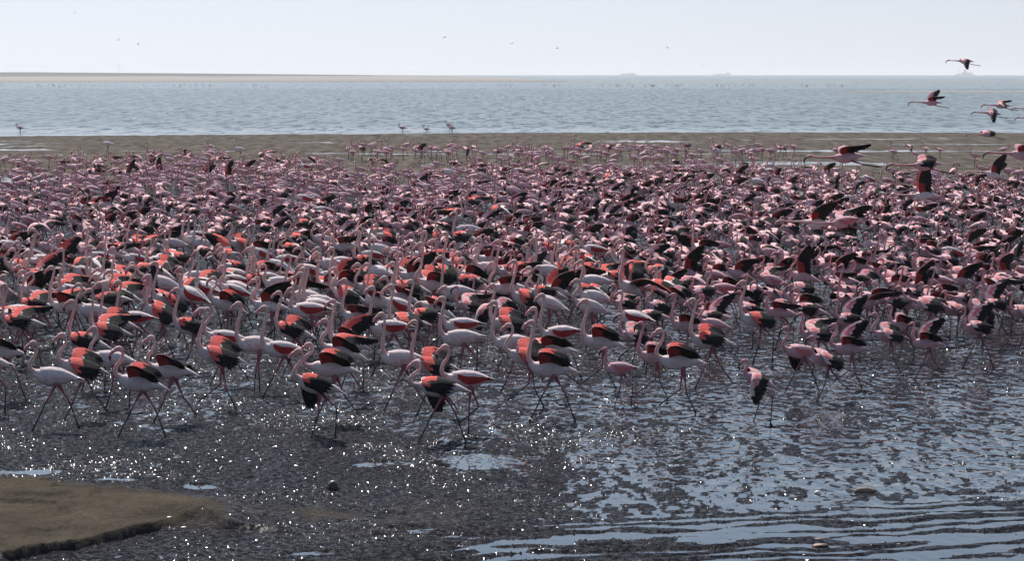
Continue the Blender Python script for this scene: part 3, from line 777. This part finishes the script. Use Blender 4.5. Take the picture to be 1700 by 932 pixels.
# ------------------------------------------------------------------ front birds, placed where they stand
# px, py (feet), scale, species, neck, near wing, far wing, legs, pitch, yaw degrees, label
HAND = [
 (94, 716, 1.0, 'g', 's_low', 'folded', 'folded', 'stride', 2, 0, 'white flamingo with folded wings, striding first of the front row, neck in an S'),
 (140, 698, 1.0, 'g', 's_low', 'drooped', 'raised', 'push', 4, 5, 'flamingo with coral wings half open just behind the first white flamingo'),
 (190, 680, .98, 'g', 's_low', 'folded', 'folded', 'walk', 0, -5, 'white folded flamingo partly hidden behind two coral winged ones of the front row'),
 (236, 728, 1.0, 'g', 's_low', 'raised', 'raised', 'stride', 3, 3, 'frontmost wide striding flamingo with red and black wings held up, near the brown sand'),
 (288, 704, 1.0, 'g', 's_low', 'raised', 'drooped', 'push', 0, -6, 'coral winged flamingo one step behind the wide striding frontmost one'),
 (368, 680, 1.05, 'g', 'tall', 'drooped', 'raised', 'step', 8, 4, 'tall necked flamingo with half open pink and black wing, alone in its gap'),
 (378, 641, 1.0, 'g', 's_low', 'folded_red', 'folded', 'push', 0, 0, 'flamingo with folded crimson striped wing behind the tall necked one'),
 (322, 618, .98, 'g', 'tall', 'arched', 'drooped', 'run', 4, 6, 'flamingo with arched coral wing above black feathers, behind the tall necked one'),
 (228, 603, 1.0, 'g', 'tall', 'folded_red', 'folded', 'walk', -4, 0, 'upright flamingo with rounded crimson folded wing behind the coral cluster'),
 (270, 592, 1.0, 'g', 'tall', 'drooped', 'arched', 'step', 14, 0, 'erect flamingo rearing up with black wing across its red side'),
 (380, 575, 1.0, 'g', 's_low', 'raised', 'raised', 'walk', 12, 0, 'flamingo leaning up with red flank and black wing lifted, white tail'),
 (8, 667, 1.0, 'g', 's_low', 'raised', 'drooped', 'stride', 0, 0, 'coral and black winged flamingo cut by the picture edge'),
 (-18, 690, 1.0, 'g', 's_low', 'folded', 'folded', 'walk', 0, 0, 'flamingo of which only the white tail and one bent leg show at the edge'),
 (40, 611, 1.0, 'g', 'tall', 'arched', 'swept', 'stride', -6, 4, 'flamingo with bright coral arched wing and black fringe, white back'),
 (66, 576, .98, 'g', 'tall', 'arched', 'swept', 'run', 0, 0, 'flamingo with stepped coral wings just behind the one with the bright arched wing'),
 (150, 650, 1.0, 'g', 'tall', 'arched', 'drooped', 'walk', 4, 0, 'coral shouldered flamingo with black wing in the tight cluster of raised necks'),
 (182, 626, 1.0, 'g', 'straight', 'drooped', 'swept', 'walk', 0, 0, 'flamingo with coral and black back in the tight cluster of raised necks'),
 (196, 612, 1.0, 'g', 'straight', 'arched', 'raised', 'stride', 0, 6, 'rearmost coral backed flamingo of the tight cluster of raised necks'),
 (160, 588, 1.0, 'g', 's_low', 'folded', 'folded', 'walk', 0, 0, 'pale pink backed flamingo bending its neck behind the tight cluster'),
 (190, 566, 1.0, 'g', 's_low', 'arched', 'drooped', 'walk', -6, 0, 'long low flamingo with wide coral wing over a black edge, white rump'),
 (430, 653, 1.0, 'g', 'tall', 'folded', 'folded', 'stand', -2, 0, 'plain white upright flamingo with thin tall neck, standing straight legged'),
 (472, 663, 1.0, 'g', 'tall', 'folded_red', 'folded', 'stride', -2, 0, 'upright flamingo with crimson folded wing walking behind the plain white one'),
 (490, 626, .98, 'g', 'tall', 'arched', 'raised', 'run', 8, 0, 'flamingo with orange red wing edge over black, tail lowered'),
 (531, 730, .98, 'g', 's_low', 'arched', 'down', 'walk', 8, 4, 'frontmost flamingo with coral wing and a black wing hanging before its breast'),
 (556, 702, 1.02, 'g', 's_tight', 'raised', 'raised', 'push', -2, 0, 'large flamingo with red wing lifted, reaching its neck low over the one in front'),
 (572, 668, 1.0, 'g', 's_low', 'raised', 'swept', 'push', 6, 0, 'flamingo with red flank and black feathers stacked behind the large reaching one'),
 (580, 646, .98, 'g', 'tall', 'raised', 'back', 'walk', 6, 0, 'rear flamingo of the stack with dark wing tips folded back'),
 (600, 600, 1.0, 'g', 'tall', 'swept', 'arched', 'walk', 0, -8, 'flamingo with coral shoulder and long black wing stretched behind it'),
 (526, 586, 1.0, 'g', 'tall', 'folded_red', 'folded', 'walk', 0, 0, 'flamingo with folded red wing and steep white back in the packed middle'),
 (535, 570, 1.0, 'g', 'tall', 'folded', 'folded', 'walk', 0, 0, 'pale flamingo with folded wings and dark tail, behind the folded red winged one'),
 (652, 626, 1.05, 'g', 'tall', 'folded_red', 'folded', 'stride', -8, 0, 'tall flamingo with long crimson folded wing and wide open stride'),
 (680, 609, .98, 'g', 'tall', 'drooped', 'arched', 'walk', -4, 0, 'flamingo with pink wing over a black edge behind the tall crimson winged one'),
 (670, 681, 1.0, 'g', 'straight', 'folded', 'folded', 'push', -4, 0, 'pure white flamingo with vertical straight neck and slanting leg'),
 (722, 692, .98, 'g', 'tall', 'drooped', 'raised', 'push', 0, 0, 'flamingo with coral and black back, pink neck raised, behind the front pair'),
 (735, 737, 1.0, 'g', 's_tight', 'arched', 'down', 'stride', -2, 0, 'frontmost flamingo with tightly curled neck and coral back over dark feathers'),
 (779, 722, 1.0, 'g', 's_low', 'folded_red', 'folded', 'lift', -2, 0, 'white flamingo with one crimson stripe on its folded wing, bent leg lifted'),
 (768, 640, 1.0, 'g', 'tall', 'folded', 'folded', 'walk', -10, 0, 'white flamingo with faint pink tail, tall neck, in the middle'),
 (770, 616, 1.0, 'g', 'tall', 'folded_red', 'folded', 'walk', -6, 0, 'white and pink flamingo with red wing edge just behind the plain white pair'),
 (712, 597, .98, 'g', 'tall', 'arched', 'drooped', 'walk', -6, 6, 'flamingo with spread coral wing over a black fan, one leg visible'),
 (781, 565, .85, 'l', 'short', 'drooped', 'swept', 'walk', 0, 0, 'small pink flamingo with black drooping wing behind the white pair'),
 (918, 702, 1.02, 'g', 'tall', 'raised', 'raised', 'stride', -2, 0, 'large front flamingo with high red and black wing above its reflection'),
 (880, 677, 1.0, 'g', 's_low', 'drooped', 'raised', 'step', 2, 0, 'flamingo with dark red half open wing at the shoulder of the large front one'),
 (855, 650, 1.0, 'g', 'tall', 'folded', 'folded', 'run', -6, 0, 'white folded flamingo with arched neck, leg trailing wide'),
 (920, 664, 1.0, 'g', 'tall', 'raised', 'arched', 'run', -8, 6, 'flamingo with two coral blades raised right behind the large front one'),
 (934, 632, 1.0, 'g', 'tall', 'folded_red', 'folded', 'stride', -10, 0, 'white backed flamingo with thin red wing edge and curved neck'),
 (848, 612, 1.0, 'g', 'tall', 'drooped', 'raised', 'run', 0, 0, 'coral flamingo in the group of three hooked necks'),
 (1002, 648, 1.0, 'g', 'tall', 'raised', 'raised', 'step', 0, 0, 'flamingo with tall neck, glowing coral far wing and white tail'),
 (1031, 674, .74, 'l', 'short', 'folded_red', 'folded', 'walk', -4, 0, 'smallest front flamingo, all pink with a dark folded wing'),
 (1090, 662, .84, 'l', 'tall', 'raised', 'raised', 'step', 0, 0, 'pink flamingo half hidden behind the large one with curled neck'),
 (1132, 686, 1.0, 'g', 's_low', 'raised', 'raised', 'step', -4, 0, 'large flamingo with deeply curled neck and red and black wing, front leg lifted'),
 (1182, 646, 1.0, 'g', 'tall', 'arched', 'raised', 'push', -2, 4, 'flamingo with coral wing spread over dark feathers and wide split legs'),
 (1142, 602, .85, 'l', 'tall', 'raised', 'drooped', 'walk', 0, 0, 'rose flamingo with red breast side behind the coral spread winged one'),
 (1086, 586, .84, 'l', 'short', 'arched', 'drooped', 'walk', -6, 0, 'small flamingo with wide pink arched wing and black fringe'),
 (1055, 621, .84, 'l', 'short', 'drooped', 'raised', 'walk', -2, 0, 'pink flamingo with a black wing folded over its back, thin legs'),
 (1262, 604, 1.0, 'g', 'tall', 'drooped', 'folded', 'walk', -4, 0, 'tall pale flamingo with coral shoulder standing clear at the edge of the pink crowd'),
 (1262, 700, .78, 'l', 'hooked', 'down', 'arched', 'walk', 16, 6, 'small pink flamingo alone in front, hooked neck and wing pushed forward'),
 (1333, 652, .84, 'l', 's_low', 'folded_red', 'down', 'stride', -4, 0, 'greyish flamingo with dark wings and curved neck beside the drooping winged one'),
 (1375, 668, .84, 'l', 'short', 'drooped', 'arched', 'run', 10, 4, 'pink flamingo with black edged wing hanging over its side, running'),
 (1413, 645, .84, 'l', 's_low', 'raised', 'back', 'step', -2, 0, 'rose flamingo with black wing lifted and red flank, legs crossing'),
 (1358, 620, .86, 'l', 'short', 'drooped', 'swept', 'walk', -8, 0, 'flamingo with broad dusky pink wing over the curved neck bird'),
 (1298, 580, .88, 'l', 'short', 'swept', 'raised', 'walk', 0, -14, 'flamingo holding a very long pink and black wing out behind'),
 (1414, 592, .84, 'l', 'short', 'arched', 'back', 'run', -4, 0, 'flamingo with blackish arched wing and pale raised far wing'),
 (1478, 617, .80, 'l', 's_low', 'drooped', 'raised', 'step', -2, 0, 'light pink flamingo with drooping dark wing, trailing leg bent'),
 (1541, 632, .80, 'l', 'short', 'raised', 'back', 'push', -4, 0, 'pink flamingo with red patch under its black wing, wide stride'),
 (1625, 612, .88, 'l', 'short', 'arched', 'back', 'stride', 0, 8, 'flamingo standing clear with both pink wings spread like a table'),
 (1500, 601, .82, 'l', 'short', 'raised', 'raised', 'walk', 8, 0, 'rosy breasted flamingo lifting a dark wing over the light pink one'),
 (1652, 568, .88, 'l', 'short', 'arched', 'back', 'push', 0, 10, 'flamingo with pale wings opened wide behind the table winged one'),
 (1702, 577, .84, 'l', 'short', 'drooped', 'drooped', 'walk', 0, 0, 'flamingo cut by the picture edge with black wing hanging down'),
 (1562, 562, .84, 'l', 'short', 'arched', 'drooped', 'walk', -4, 0, 'flamingo with rounded pink wing and black underside at the crowd edge'),
]
rh_ = random.Random(3)
for (px, py, sc, sp, nk, near, far, lg, pit, yaw, lab) in HAND:
    p = at(px, py); sc *= HAND_SCALE; flamingo(p.x - .04 * sc, p.y + .02, -.010, sc, R(yaw), sp, nk, near, far, lg, R(pit + rh_.uniform(-2.5, 2.5)), lab, jit=rh_.choice([-.07, -.03, 0, .04]))

# small group wading by the water's edge, and walkers standing apart on the flat
SHORE = [(33, 219, .95, 'lone flamingo wading at the lagoon edge, far from the others'), (668, 219, .95, 'first of the few flamingos wading along the lagoon edge'),
         (708, 219, .8, 'smallest flamingo between the waders along the lagoon edge'), (746, 215, .95, 'upper flamingo of the overlapping wading pair'), (750, 219, .95, 'lower flamingo of the overlapping wading pair'),
         (178, 263, 1.05, 'pale greyish white flamingo standing apart above the flock on the mudflat')]
for i, (px, py, sc, lab) in enumerate(SHORE):
    p = at(px, py); flamingo(p.x, p.y, -.36 if i < 5 else 0, sc, R(random.uniform(-15, 15)), 'l' if i < 5 else 'g', 'hooked' if i != 3 else 'short', 'folded', 'folded', 'stand', 0, lab, 'flamingos standing apart beyond the flock')

# birds in flight: px, py of the breast, pixels from bill to feet, wings, pitch
FLY = [(1603, 102, 57, 'l', 'down', 'flat', -6, 'highest flying flamingo, black wing tip down, over the hazy ship'),
       (1547, 171, 67, 'l', 'swept', 'back', -8, 'flying flamingo with wing up alone over the lagoon'),
       (1648, 189, 62, 'l', 'down', 'raised', -2, 'lower flying flamingo of the overlapping pair, wing beating down'),
       (1664, 176, 60, 'l', 'flat', 'swept', -6, 'upper flying flamingo of the overlapping pair, black wing raised'),
       (1716, 182, 62, 'l', 'swept', 'raised', -4, 'flying flamingo entering with only head and neck in view, upper one'),
       (1722, 197, 64, 'l', 'flat', 'swept', -8, 'flying flamingo entering with only head and neck in view, lower one'),
       (1640, 223, 64, 'l', 'drooped', 'arched', -14, 'flying flamingo with dark belly wings lowered above the shoreline pools'),
       (1407, 262, 126, 'l', 'swept', 'raised', -12, 'large flying flamingo with outstretched neck low over the mudflat'),
       (1538, 275, 116, 'l', 'arched', 'raised', -12, 'flying flamingo with thick coral and black wing above the winged up one'),
       (1535, 326, 104, 'g', 'high', 'up', -8, 'flying flamingo with both black wings raised straight up, red armpit'),
       (1357, 372, 122, 'g', 'back', 'arched', -4, 'flying flamingo with tall black wing and bright red armpit over the crowd'),
       (1402, 370, 118, 'l', 'folded_red', 'swept', -16, 'pink backed flying flamingo just behind the tall winged one'),
       (1698, 258, 116, 'l', 'swept', 'raised', -4, 'flying flamingo cut by the picture edge, dark bill and pink neck'),
       (1650, 292, 84, 'g', 'up', 'back', 10, 'flamingo leaping up with black wings raised at the far rim of the crowd')]
for (px, py, ln, sp, near, far, pit, lab) in FLY:
    sc = .86 if sp == 'l' else .95
    d = 1.55 * sc / ln * F_PX
    p = at_d(px, py, d)
    flamingo(p.x, p.y, p.z - BODY_Z * sc, sc, R(random.uniform(-6, 6)), sp, 'flying', near, far, 'trail', R(pit), lab, 'flamingos in flight')

# ------------------------------------------------------------------ the rest of the flock
def smooth(a, b, x): return float(sstep(a, b, np.array(x)))
def density(px, py):
    """birds per square metre of ground, by where the ground lies"""
    front = 604 - 16 * smooth(1200, 1500, px) + 10 * math.sin(px * .013)
    if py > front: return 0
    if px < 60 or 0 < px < 210 and 0: pass
    rear = 277 + 16 * math.sin(px * .011 + 1) * (px < 900) + 26 * smooth(1080, 1500, px)
    dn = .84 * smooth(rear - 8, rear + 52, py) ** 1.15
    band = math.exp(-((py - (268 if px > 560 else 290)) / 7.0) ** 2) * (.30 if 560 < px < 1330 else (.3 if px < 560 else .05))
    dn = max(dn, band) if py > 256 else 0
    if 560 < px < 1100 and 286 < py < 302: dn *= .45
    if py > 540: dn *= 1 - .45 * smooth(540, 600, py)
    return dn
def p_open(px, py): return .12 + .76 * smooth(300 if px > 900 else 325, 372 if px > 900 else 420, py) * (1 if px > 250 else .85)
def p_greater(px, py): return smooth(405, 520, py) * (1 - smooth(960, 1200, px)) * .82 + .02

placed = [(at(h[0], h[1]).x, at(h[0], h[1]).y) for h in HAND]
cell = {}
def near_any(x, y, r):
    ci, cj = int(x // 1), int(y // 1)
    for a in (-1, 0, 1):
        for b in (-1, 0, 1):
            for (qx, qy) in cell.get((ci + a, cj + b), ()):
                if (qx - x) ** 2 / 1.0 + (qy - y) ** 2 * .8 < r * r: return True
    return False
for q in placed: cell.setdefault((int(q[0] // 1), int(q[1] // 1)), []).append(q)
rest = []; rr_ = random.Random(5)
y0, y1 = at(850, 604).y, at(850, 258).y
area = 0.40 * (y1 * y1 - y0 * y0) / 2
for _ in range(int(area * 1.75)):
    y = math.sqrt(rr_.uniform(y0 * y0, y1 * y1)); x = y * rr_.uniform(-.20, .20)
    px = CX + x / y * F_PX; py = Y_HOR + F_PX * H_CAM / y
    if rr_.random() > density(px, py) / .98: continue
    if near_any(x, y, .49): continue
    cell.setdefault((int(x // 1), int(y // 1)), []).append((x, y)); rest.append((x, y, px, py))
rest.sort(key=lambda q: q[1])

OPEN = ['raised', 'arched', 'drooped', 'swept', 'back', 'down', 'up', 'flat']
OPEN_W = [.19, .30, .24, .15, .05, .04, .01, .02]
def pick_pose(px, py, r_):
    sp = 'g' if r_.random() < p_greater(px, py) else 'l'
    if r_.random() < p_open(px, py) * (.70 if sp == 'g' else 1):
        near = r_.choices(OPEN, OPEN_W)[0]; far = r_.choices(OPEN, OPEN_W)[0]
    else:
        near = r_.choice(['folded', 'folded', 'folded_red'] if py < 400 else ['folded', 'folded_red']); far = 'folded'
    nk = r_.choices(['s_low', 'tall', 'straight', 'short', 'hooked', 'forward', 's_tight', 'feeding'], [.28, .30, .12, .07, .06, .04, .1, .03] if sp == 'g' else [.18, .08, .05, .34, .16, .08, .06, .05])[0]
    lg = r_.choice(['stride', 'walk', 'step', 'lift', 'push', 'run', 'stand'] if py > 330 else ['stand', 'walk', 'stand', 'stride'])
    return sp, nk, near, far, lg
def rscale(sp, r_): return r_.gauss(1.0, .035) if sp == 'g' else r_.gauss(.83, .04)

N_IND = 300 - len(HAND) - len(SHORE) - len(FLY)
inview = [q for q in rest if -20 < q[2] < 1720]
ind = inview[:N_IND]; ind_set = set((q[0], q[1]) for q in ind)
others = [q for q in rest if (q[0], q[1]) not in ind_set]
WING_TXT = {'raised': 'wing half lifted', 'arched': 'wing arched over its side', 'drooped': 'wing drooping', 'swept': 'wing stretched backwards', 'back': 'wing held up and back',
            'down': 'wing beating down', 'up': 'wing raised high', 'flat': 'wing spread flat', 'folded': 'wings folded', 'folded_red': 'red wing folded'}
ORD = ['first', 'second', 'third', 'fourth', 'fifth', 'sixth', 'seventh', 'eighth', 'ninth', 'tenth', 'eleventh', 'twelfth', 'thirteenth', 'fourteenth', 'fifteenth', 'sixteenth', 'seventeenth', 'eighteenth', 'nineteenth', 'twentieth']
rows = max(1, len(ind) // 18)
per = math.ceil(len(ind) / rows); info = []
for k in range(rows):
    seg = sorted(ind[k * per:(k + 1) * per], key=lambda q: q[2]); cnt = {}
    for q in seg:
        po = pick_pose(q[2], q[3], rr_)
        key = (po[0], po[2]); cnt[key] = cnt.get(key, 0) + 1; info.append((q, po, k, cnt[key]))
tot = {}
for q, po, k, c in info: tot[(k, po[0], po[2])] = max(c, tot.get((k, po[0], po[2]), 0))
for q, po, k, c in info:
    sp, nk, near, far, lg = po
    look = 'pale' if sp == 'g' else 'pink'
    which = '' if tot[(k, sp, near)] == 1 else ', %s such from the left' % ORD[c - 1]
    lab = '%s flamingo, %s, %s packed row%s' % (look, WING_TXT[near], ORD[k], which)
    pit = rr_.choice([-6, 0, 6, 12])
    flamingo(q[0], q[1], -.012, rscale(sp, rr_), R(rr_.gauss(0, 20)), sp, nk, near, far, lg, R(pit), lab, jit=rr_.choice([-.06, 0, .05]))

# everything behind: one mesh of low-detail birds, each with its own pose
def low_bird(sp, nk, near, far, lg, pit):
    mb, hp, hd = build_body(sp, nk, lg, pit, False); bl = build_bill(sp, hp, hd, False)
    parts = [mb, bl, build_wing(sp, near, 1, pit, False), build_wing(sp, far, -1, pit, False)]
    V = []; F = []; M = []; o = 0
    for p in parts:
        v, f, m = p.arrays(); V.append(v)
        for face, mm in zip(f, m):
            face = [i + o for i in face]
            if len(face) > 4:
                for i in range(1, len(face) - 1): F.append((face[0], face[i], face[i + 1], -1)); M.append(mm)
            elif len(face) == 3: F.append((*face, -1)); M.append(mm)
            else: F.append(tuple(face)); M.append(mm)
        o += len(v)
    F = np.array(F)
    t3 = F[F[:, 3] < 0][:, :3]; q4 = F[F[:, 3] >= 0]; M = np.array(M)
    T = np.concatenate([t3, q4[:, :3], q4[:, [0, 2, 3]]]); MM = np.concatenate([M[F[:, 3] < 0], M[F[:, 3] >= 0], M[F[:, 3] >= 0]])
    return np.concatenate(V), T, MM
protos = {}
def proto(po, pit):
    k = (*po, pit)
    if k not in protos: protos[k] = low_bird(*po, R(pit))
    return protos[k]
# the thin line of birds wading beyond the channel joins the mass
for _ in range(95):
    px = rr_.choice([rr_.uniform(0, 480), rr_.uniform(480, 1400), rr_.uniform(1000, 1400)]); d = rr_.gauss(860, 30); x = (px - CX) / F_PX * d
    others.append((x, d, px, 148))
pools = {}
Vs, Fs, Ms = [], [], []; off = 0
for (x, y, px, py) in others:
    po = pick_pose(px, py if y < 300 else 200, rr_)
    # a bounded set of prototypes keeps the script quick
    pk = (po[0], po[2] in ('folded', 'folded_red'), py > 330)
    pl = pools.setdefault(pk, [])
    if len(pl) < 26: pr = proto(po, rr_.choice([-6, 0, 6, 12] if py > 330 else [0, 4])); pl.append((pr, po))
    else: pr, po = rr_.choice(pl)
    V, T, M = pr; sc = rscale(po[0], rr_); a = rr_.gauss(0, 20 if py > 330 else 32); a = R(a + (180 if rr_.random() < (.03 if py > 330 else .2) else 0))
    c, s_ = math.cos(a), math.sin(a)
    W = V * sc
    W = np.stack([W[:, 0] * c - W[:, 1] * s_, W[:, 0] * s_ + W[:, 1] * c, W[:, 2]], 1) + [x, y, (-.012 if y < 300 else -.1) + drop(y)]
    Vs.append(W); Fs.append(T + off); Ms.append(M); off += len(V)
me = mesh_np('flamingo_flock', np.concatenate(Vs), np.concatenate(Fs), BM, np.concatenate(Ms))
tag(obj('flamingo_flock', me), 'dense distant mass of pink flamingos reaching back across the mudflat', 'flamingo flock', kind='stuff')
print('BIRDS individual', len(HAND) + len(SHORE) + len(FLY) + len(ind), 'mass', len(others), 'tris', len(me.polygons))
